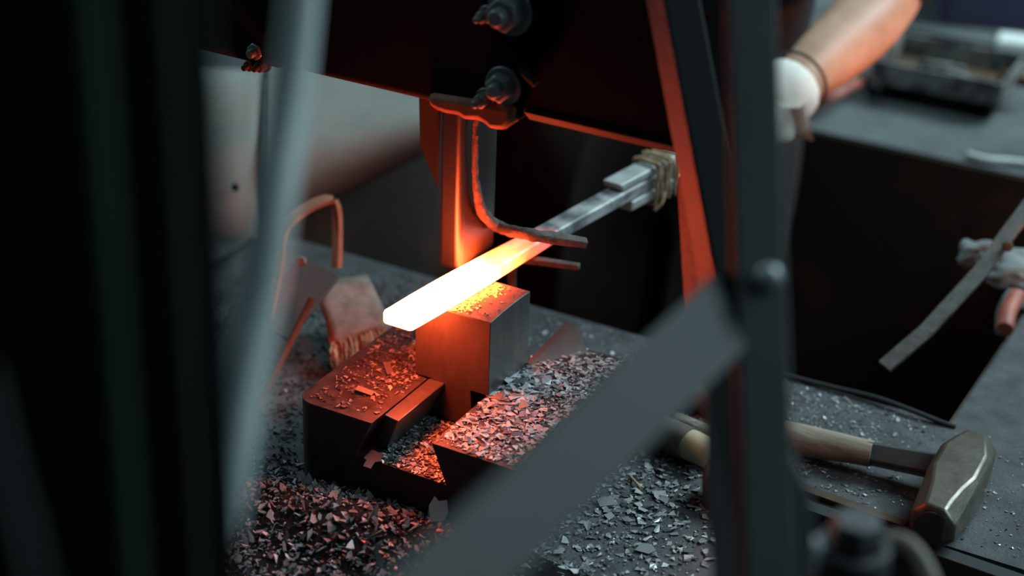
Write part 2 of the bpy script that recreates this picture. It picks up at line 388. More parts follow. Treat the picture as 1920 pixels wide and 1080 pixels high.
for i in range(150):
    t = i/149; a = t*2*math.pi*9; y = .360 + .042*t + .004*math.sin(7*a/9)
    ca, sa = math.cos(a), math.sin(a); k = 1/max(abs(ca)/.0165, abs(sa)/.0225)
    pth.append(along(y, ca*k*(1+.06*random.random()), ZC - .001 + sa*k*(1+.06*random.random())))
tube(bm, pth, .0021, 7); part('binding_wire', bm, M['wire'], hold, smooth=True)
bm = NB(); tube(bm, curve([along(.375, .018, ZC-.012), along(.368, .020, ZC-.022), along(.36, .016, ZC-.030)], 5), .0022, 7); part('wire_end', bm, M['wire'], hold, smooth=True)

# ================================================================== fork that steadies the bar
fork = thing('bar_rest', 'dark iron fork whose two prongs pass over and under the glowing bar', 'bar rest', (-.07, .15, 0))
def rough_tube(path, r, n=12, amp=.12):
    bm = NB(); path = curve(path, 7); tube(bm, path, r if not isinstance(r, list) else r, n)
    for v in bm.verts: v.co += v.co.normalized()*0 + noise.noise_vector(v.co*180)*r*amp if not isinstance(r, list) else Vector()
    return bm
p_top = [atx(893, 215, -.0655), atx(891, 280, -.0655), atx(893, 345, -.0655), atx(905, 398, -.0650), atx(938, 427, -.062), dep(985, 438, 1.79)]
zt_ = p_top[-1].z
end = Vector((.0285, .1375, .2005))
pth = curve(p_top + [(p_top[-1]+end)/2], 7); bm = NB(); tube(bm, pth, [.0030 + .0030*min(1, max(0, (i-8)/16)) for i in range(len(pth))], 14)
for v in bm.verts: v.co += noise.noise_vector(v.co*180)*.0017
part('upper_prong', bm, M['prong'], fork, smooth=True)
bm = NB(); bar(bm, (p_top[-1]+end)/2 - (end-p_top[-1])*.12, end, V(0, 1, 0), .012, .009, .009, .008); part('flattened_tip', bm, M['prong'], fork, bevel=.0012)
lo0, lo1 = Vector((-.060, .152, .1555)), Vector((.0085, .166, .1575))
bm = NB(); bar(bm, lo0, lo1, V(0, 1, 0), .011, .007, .008, .006); part('lower_prong', bm, M['prong'], fork, bevel=.0012)
part('riser', rough_tube([lo0+V(.004, 0, 0), (-.064, .158, .14), (-.066, .168, .05), (-.066, .170, 0)], .005), M['prong'], fork, smooth=True)

# ================================================================== hammer: ram rod and housing
RX, RY = -.088, .100
HB0 = .52
ham = thing('power_hammer', 'black power hammer housing hanging over the die with its ram rod', 'power hammer', (RX, RY, .17))
bm = NB(); box(bm, (-.0995, .066, .1700), (-.0725, .138, HB0)); part('ram', bm, M['chrome'], ham, bevel=.007, seg=6)
g0, g1, g2, g3 = aty(790, 170, RY+.02), aty(828, 170, RY+.02), aty(826, 352, RY+.02), aty(792, 268, RY+.02)
bm = NB(); prism(bm, [(p.x, p.z) for p in (g0, g1, g2, g3)], lambda u, v, h: (u, h, v), RY+.014, RY+.026)
part('guide_rail', bm, M['guard'], ham, bevel=.002)
HF = -.002                               # front of the housing; its lower edge HB
HB = aty(980, 220, HF).z
def chamfered(bm, x0, x1, y0, y1, z0, z1, c):
    prism(bm, [(y0+c, z0), (y1, z0), (y1, z1), (y0, z1), (y0, z0+c*1.2)], lambda u, v, h: (h, u, v), x0, x1); return bm
XM, XR, XL, XS = aty(975, 220, HF).x, aty(1300, 280, HF).x, aty(514, 150, HF).x, aty(330, 110, HF).x
bm = NB(); chamfered(bm, XM+.002, XR, HF, .05, HB, 1.05, .006); part('front_plate', bm, M['black2'], ham, bevel=.0015)
bm = NB(); chamfered(bm, XL, XM, HF-.006, .24, HB-.004, 1.05, .004); part('housing', bm, M['black'], ham, bevel=.002)
bm = NB(); chamfered(bm, XS-.15, XL-.003, HF+.01, .24, aty(500, 128, HF+.01).z, 1.05, .006); part('side_housing', bm, M['black'], ham, bevel=.002)
bm = NB(); prism(bm, [(HF+.010, HB-.005), (HF+.018, HB-.005), (HF+.006, HB+.006), (HF-.002, HB+.006)], lambda u, v, h: (h, u, v), XM+.004, XR-.002); part('lit_edge_strip', bm, M['guard'], ham, bevel=.0008)  # lighter strip added for the orange light on the lower bevel
# gland plate round the rod, ragged and hanging a little below the housing
bm = NB()
g = [aty(812, 194, HF-.002), aty(830, 204, HF-.002), aty(845, 209, HF-.002), aty(868, 213, HF-.002), aty(880, 221, HF-.002), aty(905, 221, HF-.002), aty(918, 229, HF-.002), aty(925, 238, HF-.002), aty(955, 240, HF-.002), aty(968, 226, HF-.002), aty(975, 195, HF-.002), aty(810, 170, HF-.002)]
prism(bm, [(p.x, p.z) for p in g], lambda u, v, h: (u, h, v), HF-.012, HF+.03); part('gland_plate', bm, M['rustlit'], ham, bevel=.006)  # lighter rust colour stands for the orange-lit underside
bm = NB(); box(bm, (-.112, .058, HB-.03), (-.064, .146, HB+.02)); part('gland_ring', bm, M['rust'], ham, bevel=.004)
def hexbolt(x, y, r, h, root, nm='bolt', m='boltgrey', yy=None, tilt=0):
    p = aty(x, y, HF-.006 if yy is None else yy); bm = NB()
    lathe(bm, [(r*1.35, 0), (r*1.35, h*.2)], p, (0, -1, 0), 24)
    lathe(bm, [(r, h*.2), (r, h*.9), (r*.85, h)], p, (0, -1, .0), 6, tilt); lathe(bm, [(r*.5, h), (r*.5, h*1.5), (r*.4, h*1.6)], p, (0, -1, 0), 16)
    return part(nm, bm, M[m], root, bevel=.001)
hexbolt(945, 160, .013, .014, ham); hexbolt(912, 183, .007, .014, ham)
hexbolt(958, 20, .016, .018, ham); hexbolt(915, 26, .006, .014, ham)
hexbolt(489, 92, .009, .012, ham, yy=HF+.02); hexbolt(478, 118, .006, .012, ham, yy=HF+.02, m='rust'); hexbolt(497, 120, .006, .012, ham, yy=HF+.02, m='rust')
bm = NB(); p0, p1 = aty(975, 128, HF-.007), aty(1006, 158, HF-.007); tube(bm, [p0, p1], .004, 10); part('cotter_pin', bm, M['guard'], ham, smooth=True)

# ================================================================== grey casting behind on the left
def sheet(rows, thick):                  # rows of points -> thick shell
    bm = NB(); G = [[bm.verts.new(p) for p in r] for r in rows]
    for a, c in zip(G, G[1:]):
        for k in range(len(a)-1): bm.faces.new((a[k], a[k+1], c[k+1], c[k]))
    return bm
cover = thing('machine_cover', 'pale grey rounded machine cover left of the hammer over the pit', 'machine cover', tuple(dep(600, 400, 2.2)*1))
rows = []
for y0, y1, d, in ((60, 90, 2.42), (135, 140, 2.36), (150, 165, 2.33), (220, 195, 2.29), (285, 218, 2.26), (335, 236, 2.255), (375, 250, 2.28), (405, 262, 2.33), (415, 268, 2.42)):  # lower edge cut on a slant where the hood falls into shade
    rows.append([dep(x, y0 + (y1-y0)*(x-505)/300 + (0 if True else 0), d + .0004*(x-505)*.5) for x in np.linspace(505, 805, 9)])
o = part('curved_hood', sheet(rows, 0), M['castgrey'], cover, smooth=True, sub=1, angle=0)
s_ = o.modifiers.new('solid', 'SOLIDIFY'); s_.thickness = .012; s_.offset = -1
rows = []
for y, d, dx in ((128, 2.45, 0), (130, 2.34, 2), (140, 2.30, 0), (160, 2.285, 0), (250, 2.26, 0), (350, 2.245, 0), (430, 2.24, 0), (480, 2.25, 0)):
    xs = [345, 352, 370, 420, 470, 484, 492, 494]; dd = [.10, .03, .006, 0, 0, .006, .03, .10]
    rows.append([dep(x+dx+(12 if (y < 135 and x > 480) else 0), y + (x-430)*.03, d+e) for x, e in zip(xs, dd)])
o = part('side_panel', sheet(rows, 0), M['castgrey'], cover, smooth=True, sub=1, angle=0)
s_ = o.modifiers.new('solid', 'SOLIDIFY'); s_.thickness = .012; s_.offset = -1
bm = NB(); p = dep(441, 352, 2.235); lathe(bm, [(.0045, 0), (.0045, .006)], p, -FW, 16); part('screw', bm, M['black'], cover)

# bent strap hook and the dark things by it
hook = thing('strap_hook', 'flat rusty strap coloured as lit orange, bent over like a hook behind the pale lever', 'hook', tuple(atz(560, 560, 0)))
hp = [dep(500, 600, 1.93), dep(520, 500, 1.95), dep(530, 430, 1.97), dep(575, 390, 2.0), dep(618, 374, 2.02), dep(631, 392, 2.02), dep(633, 440, 2.02), dep(631, 500, 2.02)]
bm = NB(); pts = curve(hp, 4)
for a, c in zip(pts, pts[1:]): bar(bm, a, c+(c-a)*.15, V(.85, -.5, -.1), .014 if c.x > -.36 else .026, .005)
part('strap', bm, M['rustlit'], hook)  # rust colour brightened and strap widened for the red-lit area
bm = NB(); q = dep(566, 490, 1.98); lathe(bm, [(.006, 0), (.006, .008), (.004, .010)], q, -FW, 6); part('bolt', bm, M['boltgrey'], hook)
bm = NB(); bar(bm, dep(505, 620, 1.94), dep(600, 500, 2.0), V(.6, .6, 0), .05, .006); part('base_plate', bm, M['guard_dark'], hook, bevel=.001)
bm = NB(); bar(bm, dep(380, 505, 2.12), dep(480, 450, 2.2), V(0, 0, 1), .006, .006); tag(obj('thin_rod', bm, M['guard']), 'thin grey rod resting below the pale cover at the left', 'rod')
bm = NB(); tube(bm, [atz(478, 770, .006), atz(520, 690, .03), atz(585, 560, .09)], .004, 10)
tag(obj('slender_rod', bm, M['rust'], smooth=True), 'slender dark rod leaning up from the floor left of the brush', 'rod')

# ================================================================== scrubbing brush
br = thing('scale_brush', 'grimy grey block brush with frayed straw bristles left of the die block', 'brush', tuple(atz(655, 655, 0)))
bz = atz(655, 640, .018)
def bp(x, y, z): return atz(x, y, z)
tl, tr, brr, bl = bp(592, 532, .062), bp(690, 512, .066), bp(728, 605, .040), bp(618, 640, .034)
bm = NB(); dn = V(.004, .012, -.034); hexa(bm, [tl+dn, bl+dn, brr+dn, tr+dn, tl, bl, brr, tr]); bmesh.ops.subdivide_edges(bm, edges=bm.edges, cuts=5, use_grid_fill=True)
for v in bm.verts: v.co += noise.noise_vector(v.co*45)*.0035
part('block', bm, M['brushwood'], br, smooth=True, angle=0, bevel=0)
bm = NB(); rng = random.Random(3)
for i in range(260):
    t = rng.random(); s = rng.random()
    a = bl.lerp(brr, t*.95) + dn*s*.9 + V(0, 0, -.002)
    out = (bl - tl).normalized()*.030*(.6+.6*rng.random()) + V(rng.gauss(0, .004), rng.gauss(0, .004), rng.gauss(-.006, .003))
    mid = a + out*.5 + V(rng.gauss(0, .003), rng.gauss(0, .003), rng.gauss(0, .003)); e = a+out
    for q in (mid, e): q.z = max(q.z, .003)
    tube(bm, [a, mid, e], [.0011, .001, .0006], 4)
o = part('bristles', bm, M['bristle'], br); o['kind'] = 'stuff'
bm = NB(); tube(bm, curve([bp(640, 650, .02), bp(690, 640, .016), bp(725, 612, .024), bp(762, 592, .03)], 5), [.007]*7+[.006]*9, 10, flat=.6)
tag(obj('rag_strip', bm, M['rag'], smooth=True), 'twisted pale rag strip lying between the brush and the die', 'rag')

# ================================================================== guard frame in front
gf = thing('guard_frame', 'grey angle iron guard frame standing in front of the hammer', 'guard frame', tuple(dep(1450, 1080, 1.08)))
def seg(P0, P1, a, c):                   # extend a line both ways
    d = P1-P0; return P0 - d*a, P1 + d*c
view = FW
# main post: front flange and the flange running back on its left
A, Bq = dep(1412, 0, 1.16), dep(1447, 1080, 1.06)
a0, a1 = seg(A, Bq, .5, 0); dd_ = (Bq-A).normalized(); a1 = Bq + dd_*((-.084-Bq.z)/dd_.z)
bm = NB(); bar(bm, a0, a1, RT, .0285, .004); part('post', bm, M['postgrey'], gf, bevel=.001)
offL = -RT*.0140 + FW*.014
bm = NB(); bar(bm, a0+offL, a1+offL, FW*1.0+RT*.05, .028, .004); part('post_flange', bm, M['black'], gf, bevel=.001)  # side flange coloured black to dim the bar's red light on it
bm = NB(); a0_, a1_ = seg(dep(1462, 30, 1.175), dep(1480, 880, 1.10), 0, 0); 
# foot of the post widening at the bottom
bm = NB(); P = [dep(1480, 820, 1.09), dep(1525, 930, 1.07), dep(1530, 1010, 1.06), dep(1515, 1150, 1.05), dep(1395, 1150, 1.05), dep(1400, 820, 1.09)]
n_ = FW*.012
A_ = [bm.verts.new(p+FW*.003) for p in P]; B_ = [bm.verts.new(p+n_) for p in P]; bm.faces.new(A_); bm.faces.new(B_[::-1])
for i in range(6): bm.faces.new((A_[i], B_[i], B_[(i+1) % 6], A_[(i+1) % 6]))
part('foot', bm, M['guard'], gf, bevel=.003)
# diagonal flat bar
D0, D1 = dep(1392, 560, 1.13), dep(868, 1068, .79)
dd_ = (D1-D0).normalized(); d0, d1 = D0, D1 + dd_*.34
wd = (UP*.72 - RT*-.60)
wd = (RT*-.665 + UP*-.745)               # across the bar, in the picture's lower-left sense
dirp = (D1-D0).normalized(); acr = dirp.cross(FW).normalized()
bm = NB(); bar(bm, d0, D1, acr, .0455, .005, .0405); bar(bm, D1-dd_*.001, d1, acr, .0405, .005); part('diagonal_bar', bm, M['guard'], gf, bevel=.0012)
bm = NB(); e1 = d1 - dd_*.02; bar(bm, V(e1.x, e1.y, 0), e1 + V(0, 0, .03), RT, .030, .005); part('rear_leg', bm, M['guard'], gf, bevel=.001)
# gusset under the diagonal
bm = NB(); P = [dep(1395, 640, 1.15), dep(1322, 725, 1.15), dep(1322, 900, 1.14), dep(1345, 1180, 1.12), dep(1420, 1180, 1.12)]
A_ = [bm.verts.new(p) for p in P]; B_ = [bm.verts.new(p+FW*.006) for p in P]; bm.faces.new(A_); bm.faces.new(B_[::-1])
for i in range(5): bm.faces.new((A_[i], B_[i], B_[(i+1) % 5], A_[(i+1) % 5]))
part('gusset', bm, M['guard_dark'], gf)
# inner brace: front flange and the flange facing the hot bar
I0, I1 = dep(1280, 0, 1.47), dep(1378, 520, 1.47)
i0, i1 = seg(I0, I1, .3, .16)
bm = NB(); bar(bm, i0, i1, RT, .027, .004); part('brace', bm, M['guard'], gf, bevel=.001)
bk = (-RT*.27 + FW*.96).normalized(); ofs = -RT*.0135 + bk*.019
bm = NB(); bar(bm, i0+ofs, i1+ofs, bk, .038, .004); part('brace_flange', bm, M['prong'], gf, bevel=.001)
bm = NB(); s0, s1 = dep(1287, 330, 1.56), dep(1305, 640, 1.56)
bm = NB(); bar(bm, s0, s1, (-RT*.50+FW*.86), .022, .004); part('strap', bm, M['prong'], gf)
# dark back plate between brace and post with its bolts
bm = NB(); P = [dep(1285, -60, 1.49), dep(1400, -60, 1.49), dep(1405, 520, 1.49), dep(1380, 510, 1.49)]
A_ = [bm.verts.new(p) for p in P]; B_ = [bm.verts.new(p+FW*.004) for p in P]; bm.faces.new(A_); bm.faces.new(B_[::-1])
for i in range(4): bm.faces.new((A_[i], B_[i], B_[(i+1) % 4], A_[(i+1) % 4]))
part('web_plate', bm, M['black2'], gf)
for x, y in ((1335, 110), (1342, 290), (1330, 20)):
    bm = NB(); p = dep(x, y, 1.485); lathe(bm, [(.010, 0), (.010, .006), (.006, .006), (.006, .012)], p, -FW, 6); part('bolt', bm, M['black'], gf)
bm = NB(); p = dep(1441, 520, 1.106); lathe(bm, [(.008, 0), (.008, .004), (.0065, .007), (.003, .0085)], p, -FW, 20); part('rivet', bm, M['boltgrey'], gf, smooth=True, angle=50)

# hex headed screw in its boss at the bottom
sc = thing('jack_screw', 'large hex headed screw in a round boss beside the post foot', 'screw', tuple(dep(1600, 1120, .93)))
ax = V(.02, -.02, 1).normalized(); cz = dep(1608, 972, 1.12)
bm = NB(); lathe(bm, [(.0095, -.024), (.0150, -.022), (.0165, -.018), (.0165, -.003), (.0145, 0)], cz, ax, 6, .3); part('hex_head', bm, M['collar'], sc, bevel=.001)
bm = NB(); lathe(bm, [(.0235, -.43), (.0235, -.022), (.0225, -.019), (.0170, -.019), (.0160, -.026)], cz, ax, 32); part('boss', bm, M['guard_dark'], sc, bevel=.0008)
bm = NB(); lathe(bm, [(.004, -.01), (.0065, -.008), (.007, .006), (.004, .010)], dep(1517, 1035, 1.08), (0.1, 0, 1), 16); part('grease_nipple', bm, M['boltgrey'], sc, smooth=True)
bm = NB(); tube(bm, curve([dep(1668, 1012, 1.19), dep(1700, 1020, 1.18), dep(1730, 1055, 1.17), dep(1752, 1110, 1.16), dep(1760, 1180, 1.15)], 6), .006, 12)
tag(obj('rubber_hose', bm, M['dwood'], smooth=True), 'brown rubber hose curving away beside the hex headed screw', 'hose')

# pale lever and dark column at the left
lp = curve([dep(578, -150, .92), dep(563, 0, .92), dep(541, 200, .915), dep(512, 400, .90), dep(481, 600, .89), dep(436, 850, .87), dep(392, 1060, .86), dep(350, 1300, .86)], 6)
lp += [V(lp[-1].x, lp[-1].y, .1), V(lp[-1].x, lp[-1].y, 0)]
bm = NB(); tube(bm, lp, [.0098 + .0018*(i/len(lp)) for i in range(len(lp))], 24)
tag(obj('hand_lever', bm, M['lever'], smooth=True), 'pale grey round lever, slightly curved, beside the dark column', 'lever')
cl = thing('machine_column', 'huge dark machine column filling the left edge', 'column', tuple(dep(200, 540, .74)))
def colpt(x, y, d): return dep(x, y, d)
HZ = Vector((RT.x, RT.y, 0)).normalized(); HF_ = Vector((FW.x, FW.y, 0)).normalized()
cc = dep(416, 300, .74); cc.z = 0; vd = Vector((cc.x-CAM.x, cc.y-CAM.y, 0)).normalized(); up_ = V(0, 0, 1.25)
q = [cc - HZ*.28 - HF_*.02, cc, cc + vd*.06 - HZ*.002, cc - HZ*.28 + HF_*.05]
bm = NB(); hexa(bm, q + [p + up_ for p in q]); part('column_body', bm, M['colm'], cl, bevel=.004)
for nm, px_, d_, rr, mm in (('green_pipe', 172, .675, .0080, 'green'), ('conduit', 312, .715, .0070, 'colm')):
    c0 = dep(px_, 300, d_); bm = NB(); tube(bm, [V(c0.x, c0.y, 0), V(c0.x, c0.y, .6), V(c0.x, c0.y, 1.25)], rr, 18); part(nm, bm, M[mm], cl, smooth=True, angle=50)
bm = NB(); tube(bm, curve([dep(-30, 700, .60), dep(5, 860, .59), dep(45, 1000, .58), dep(90, 1200, .57)], 6), .0022, 12); tag(obj('cable', bm, M['guard'], smooth=True), 'thin grey cable curving up the bottom left corner', 'cable')

# ================================================================== hand hammer and other tools
hh = thing('sledge_hammer', 'wooden handled sledge hammer with worn steel head lying at the right', 'hammer', (.40, .235, 0))
bm = NB(); rings = []
ysec = [(.116, .0190, .0180), (.119, .0220, .0215), (.136, .0235, .0230), (.160, .0245, .0240), (.182, .0258, .0250), (.226, .0258, .0250), (.248, .0240, .0235), (.268, .0215, .0210), (.272, .0195, .0190)]
def head_ring(y, hw, hh_, oct_):
    cx = .4130 - (y-.13)*.035; y = y-.021; c = oct_
    pts = [(-hw+c, -hh_), (hw-c, -hh_), (hw, -hh_+c), (hw, hh_-c), (hw-c, hh_), (-hw+c, hh_), (-hw, hh_-c), (-hw, -hh_+c)]
    return [bm.verts.new((cx+u, y-.10*u, .0295+v)) for u, v in pts]
for i, (y, hw, hh_) in enumerate(ysec): rings.append(head_ring(y, hw, hh_, .0125 if i < 3 or i > 6 else .006 + (.004 if i in (3, 6) else 0)))
for r0, r1 in zip(rings, rings[1:]):
    for k in range(8): bm.faces.new((r0[k], r0[(k+1) % 8], r1[(k+1) % 8], r1[k]))
bm.faces.new(rings[0]); bm.faces.new(rings[-1][::-1])
hd = part('head', bm, M['hammer'], hh, bevel=.0022, angle=40, seg=3)
bm = NB(); lathe(bm, [(.0172, 0), (.0172, .0012), (.0162, .0018)], (.4140, .0947, .0295), (0.1, -1, 0), 24); sub('striking_face', bm, M['hammerface'], hd)
hl = curve([atz(1385, 800, .0185), atz(1480, 820, .0185), atz(1540, 832, .0185), atz(1610, 846, .0195), atz(1690, 862, .021), atz(1795, 882, .025)], 6)
bm = NB(); n = len(hl); tube(bm, hl[:int(n*.70)], [.0162 + .0015*math.sin(i*.22) for i in range(int(n*.70))], 20, flat=.85); part('handle', bm, M['hwood'], hh, smooth=True)
bm = NB(); s_i = int(n*.60); tube(bm, hl[s_i:], [.0145+.0028*(i/(n-s_i)) for i in range(n-s_i)], 4, flat=.95); part('collar', bm, M['collar'], hh, bevel=.003)

st_ = thing('round_stick', 'weathered green grey wooden stick lying behind the brown handle', 'stick', tuple(atz(1290, 800, 0)))
s0, s1 = atz(1258, 790, .018), atz(1400, 850, .014)
bm = NB(); tube(bm, [s0, s0.lerp(s1, .04), s0.lerp(s1, .5), s1], [.006, .0115, .012, .012], 18); part('shaft', bm, M['gwood'], st_, smooth=True)
tb = thing('file_handle', 'dark brown round handle with a pale yellow end beside the stick', 'tool handle', tuple(atz(1270, 850, 0)))
s0, s1 = atz(1195, 790, .017), atz(1330, 850, .0175); dd = (s1-s0)
bm = NB(); tube(bm, [s0-dd*.3, s0, s0+dd*.72], [.0165, .017, .0172], 24); part('grip', bm, M['dwood'], tb, smooth=True, angle=50)
bm = NB(); tube(bm, [s0+dd*.722, s0+dd*.80, s0+dd*1.02, s0+dd*1.06], [.0155, .0160, .0150, .010], 24); part('end_cap', bm, M['pale'], tb, smooth=True, angle=60)
bm = NB(); s0, s1 = atz(1275, 735, .016), atz(1400, 775, .016); tube(bm, [s0, s0.lerp(s1, .06), s1], [.009, .013, .013], 18)
tag(obj('iron_pipe', bm, M['dwood'], smooth=True), 'short dark pipe lying behind the sticks by the post', 'pipe')
bm = NB(); c_ = atz(1345, 905, .02); tube(bm, [c_+V(-.012, -.005, 0), c_+V(-.010, -.004, 0), c_+V(.04, .01, 0)], [.012, .0215, .0215], 20)
tag(obj('steel_slug', bm, M['guard_dark'], smooth=True, angle=50), 'dark round steel slug half hidden behind the post foot', 'steel slug')

# flat bars along the near edge of the plate
bm = NB(); bar(bm, atz(1500, 914, .004), atz(1700, 985, .004), V(0, 1, 0), .012, .004); tag(obj('flat_bar', bm, M['rust'], bevel=.0006), 'short rusty flat bar along the plate edge behind the screw', 'flat bar')
bm = NB(); bar(bm, V(.272, .112, -.001), V(.75, .085, -.001), V(0, 1, 0), .017, .006); tag(obj('edge_strip', bm, M['guard'], bevel=.0008), 'grey steel strip along the near edge of the plate under the sledge hammer', 'steel strip')

# ================================================================== pit rod, rag, red hose
fr = thing('tong_rein', 'long flat iron bar reaching out over the pit at the right', 'iron bar', tuple(dep(1800, 500, 1.99)))
pts = [dep(1658, 688, 1.96), dep(1735, 622, 1.97), dep(1838, 510, 2.0), dep(1900, 425, 2.03), dep(1960, 345, 2.06), dep(2080, 190, 2.12)]
bm = NB()
for a, c in zip(pts, pts[1:]): bar(bm, a, c+(c-a)*.02, V(.9, .1, .10), .0175, .0045)
part('shank', bm, M['prong'], fr, bevel=.0006)
bm = NB(); lathe(bm, [(.006, 0), (.006, .004), (.004, .006)], dep(1888, 462, 2.01), -FW, 12); part('rivet', bm, M['rust'], fr)
def lump(name, P, r, m, label, cat, sc=(1, 1, 1), seed=0, amp=.35, sub_=4):
    bm = NB(); bmesh.ops.create_icosphere(bm, subdivisions=sub_, radius=1)
    for v in bm.verts:
        k = 1 + amp*noise.noise(v.co*1.3+V(seed, 0, 0)) + amp*.5*noise.noise(v.co*3.1+V(0, seed, 0))
        v.co = Vector((v.co.x*sc[0], v.co.y*sc[1], v.co.z*sc[2]))*r*k + P
    return tag(obj(name, bm, m, smooth=True, angle=0), label, cat)
lump('work_glove', dep(1835, 478, 2.07), .021, M['rag'], 'grey crumpled glove lying under the long iron bar', 'glove', (1.1, 1, .75), 3)
lump('oily_rag', dep(1905, 505, 2.07), .030, M['rag'], 'grey oily rag bunched at the pit edge right of the glove', 'rag', (1.2, 1.2, .6), 9)
bm = NB(); box(bm, (.33, .63, -.03), (.40, .80, .005)); tag(obj('ledge_block', bm, M['floor'], bevel=.004), 'dark ledge block at the pit corner carrying the rag', 'block')
bm = NB(); tube(bm, curve([atz(1884, 618, .008), atz(1890, 585, .014), atz(1910, 550, .016), atz(1945, 520, .014), atz(1990, 500, .01)], 6), .010, 14)
tag(obj('red_hose', bm, M['red'], smooth=True), 'faded red hose curling over the floor at the right edge', 'hose')
bm = NB(); tube(bm, curve([atz(1872, 622, .004), atz(1876, 580, .006), atz(1900, 540, .006), atz(1940, 508, .006)], 6), .004, 10)
tag(obj('steel_hoop', bm, M['boltgrey'], smooth=True), 'thin grey hoop hugging the red hose at the pit corner', 'hoop')
bm = NB(); tube(bm, curve([atz(1815, 290, .006), atz(1850, 299, .006), atz(1900, 303, .006), atz(1960, 312, .006)], 5), .0045, 10)
tag(obj('pale_rod', bm, M['white'], smooth=True), 'pale thin rod on the far rim of the pit', 'rod')

# ================================================================== far bench: tray, crate, white can
def T(x, y, z=0): return atz(x, y, z)
ty = thing('scrap_tray', 'chipped grey rectangular tray with rusty inside on the far floor', 'tray', tuple(T(1760, 185)))
a, b_ = T(1636, 150, .030), T(1872, 196, .030); dx = (b_-a).normalized(); dy = Vector((-dx.y, dx.x, 0)); wdt = (b_-a).length; dpt = .14
def tp(u, v, z): q = a + dx*u + dy*v; return Vector((q.x, q.y, z))
bm = NB(); hexa(bm, [tp(0, 0, .028), tp(wdt, 0, .028), tp(wdt, dpt, .028), tp(0, dpt, .028), tp(0, 0, .032), tp(wdt, 0, .032), tp(wdt, dpt, .032), tp(0, dpt, .032)]); part('tray_bottom', bm, M['rust'], ty)
bm = NB()
for (u0, v0, u1, v1) in ((-.003, -.003, wdt+.003, .002), (-.003, dpt-.002, wdt+.003, dpt+.003), (-.003, 0, .002, dpt), (wdt-.002, 0, wdt+.003, dpt)):
    hexa(bm, [tp(u0, v0, .028), tp(u1, v0, .028), tp(u1, v1, .028), tp(u0, v1, .028), tp(u0, v0, .062), tp(u1, v0, .062), tp(u1, v1, .062), tp(u0, v1, .062)])
part('tray_sides', bm, M['traygrey'], ty)
for u in (.012, wdt-.03):
    bm = NB(); hexa(bm, [tp(u, .01, 0), tp(u+.018, .01, 0), tp(u+.018, dpt-.01, 0), tp(u, dpt-.01, 0), tp(u, .01, .028), tp(u+.018, .01, .028), tp(u+.018, dpt-.01, .028), tp(u, dpt-.01, .028)]); part('foot', bm, M['black'], ty)
for i, (u, v, l, an) in enumerate(((.05, .03, .06, .2), (.12, .05, .05, -.3), (.16, .035, .03, .9), (.08, .08, .07, .1), (.19, .09, .05, -.2))):
    q = tp(u, v, .040); e = Vector((math.cos(an), math.sin(an), 0)); bm = NB(); bar(bm, q-e*l/2, q+e*l/2, V(0, 0, 1), .014, .012)
    tag(obj('scrap_offcut', bm, M['traygrey'] if i % 2 else M['rust'], bevel=.001),
        ['dark rusty offcut at the near left of the tray', 'grey offcut in the middle of the tray', 'short rusty offcut near the middle front of the tray', 'long grey offcut along the back of the tray', 'rusty offcut at the right end of the tray'][i], 'steel offcut', 'offcuts in the far tray')
cr_ = thing('plastic_crate', 'dusty purple plastic crate at the far top right', 'crate', tuple(T(1860, 60)))
a = T(1765, 48); b_ = T(1960, 62); dx = (b_-a).normalized(); dy = Vector((-dx.y, dx.x, 0)); wdt = (b_-a).length
bm = NB(); d_ = .25; t_ = .012
for (u0, v0, u1, v1) in ((0, 0, wdt, t_), (0, d_-t_, wdt, d_), (0, 0, t_, d_), (wdt-t_, 0, wdt, d_)):
    q = [a+dx*u0+dy*v0, a+dx*u1+dy*v0, a+dx*u1+dy*v1, a+dx*u0+dy*v1]; hexa(bm, [V(p.x, p.y, .006) for p in q]+[V(p.x, p.y, .11) for p in q])
part('crate_sides', bm, M['purple'], cr_, bevel=.003)
bm = NB(); q = [a, a+dx*wdt, a+dx*wdt+dy*d_, a+dy*d_]; hexa(bm, [V(p.x, p.y, 0) for p in q]+[V(p.x, p.y, .012) for p in q]); part('crate_bottom', bm, M['purple'], cr_)
bm = NB(); p = T(1905, 96); bar(bm, p+V(-.03, -.01, .012), p+V(.12, .02, .012), V(0, 1, 0), .05, .024); tag(obj('white_box', bm, M['white'], bevel=.004), 'small white box on the far floor beyond the tray', 'box')
bm = NB(); bar(bm, T(1690, 58, .006), T(1990, 112, .006), V(0, 1, 0), .012, .012); tag(obj('floor_rail', bm, M['guard_dark']), 'dark rail across the far floor between the tray and the crate', 'rail')
bm = NB(); tube(bm, curve([T(1520, 205, .01), T(1560, 182, .03), T(1600, 160, .03), T(1625, 150, .01)], 5), .008, 12)
tag(obj('dark_red_hose', bm, M['red'], smooth=True), 'dark red hose on the far floor below the bare forearm', 'hose')

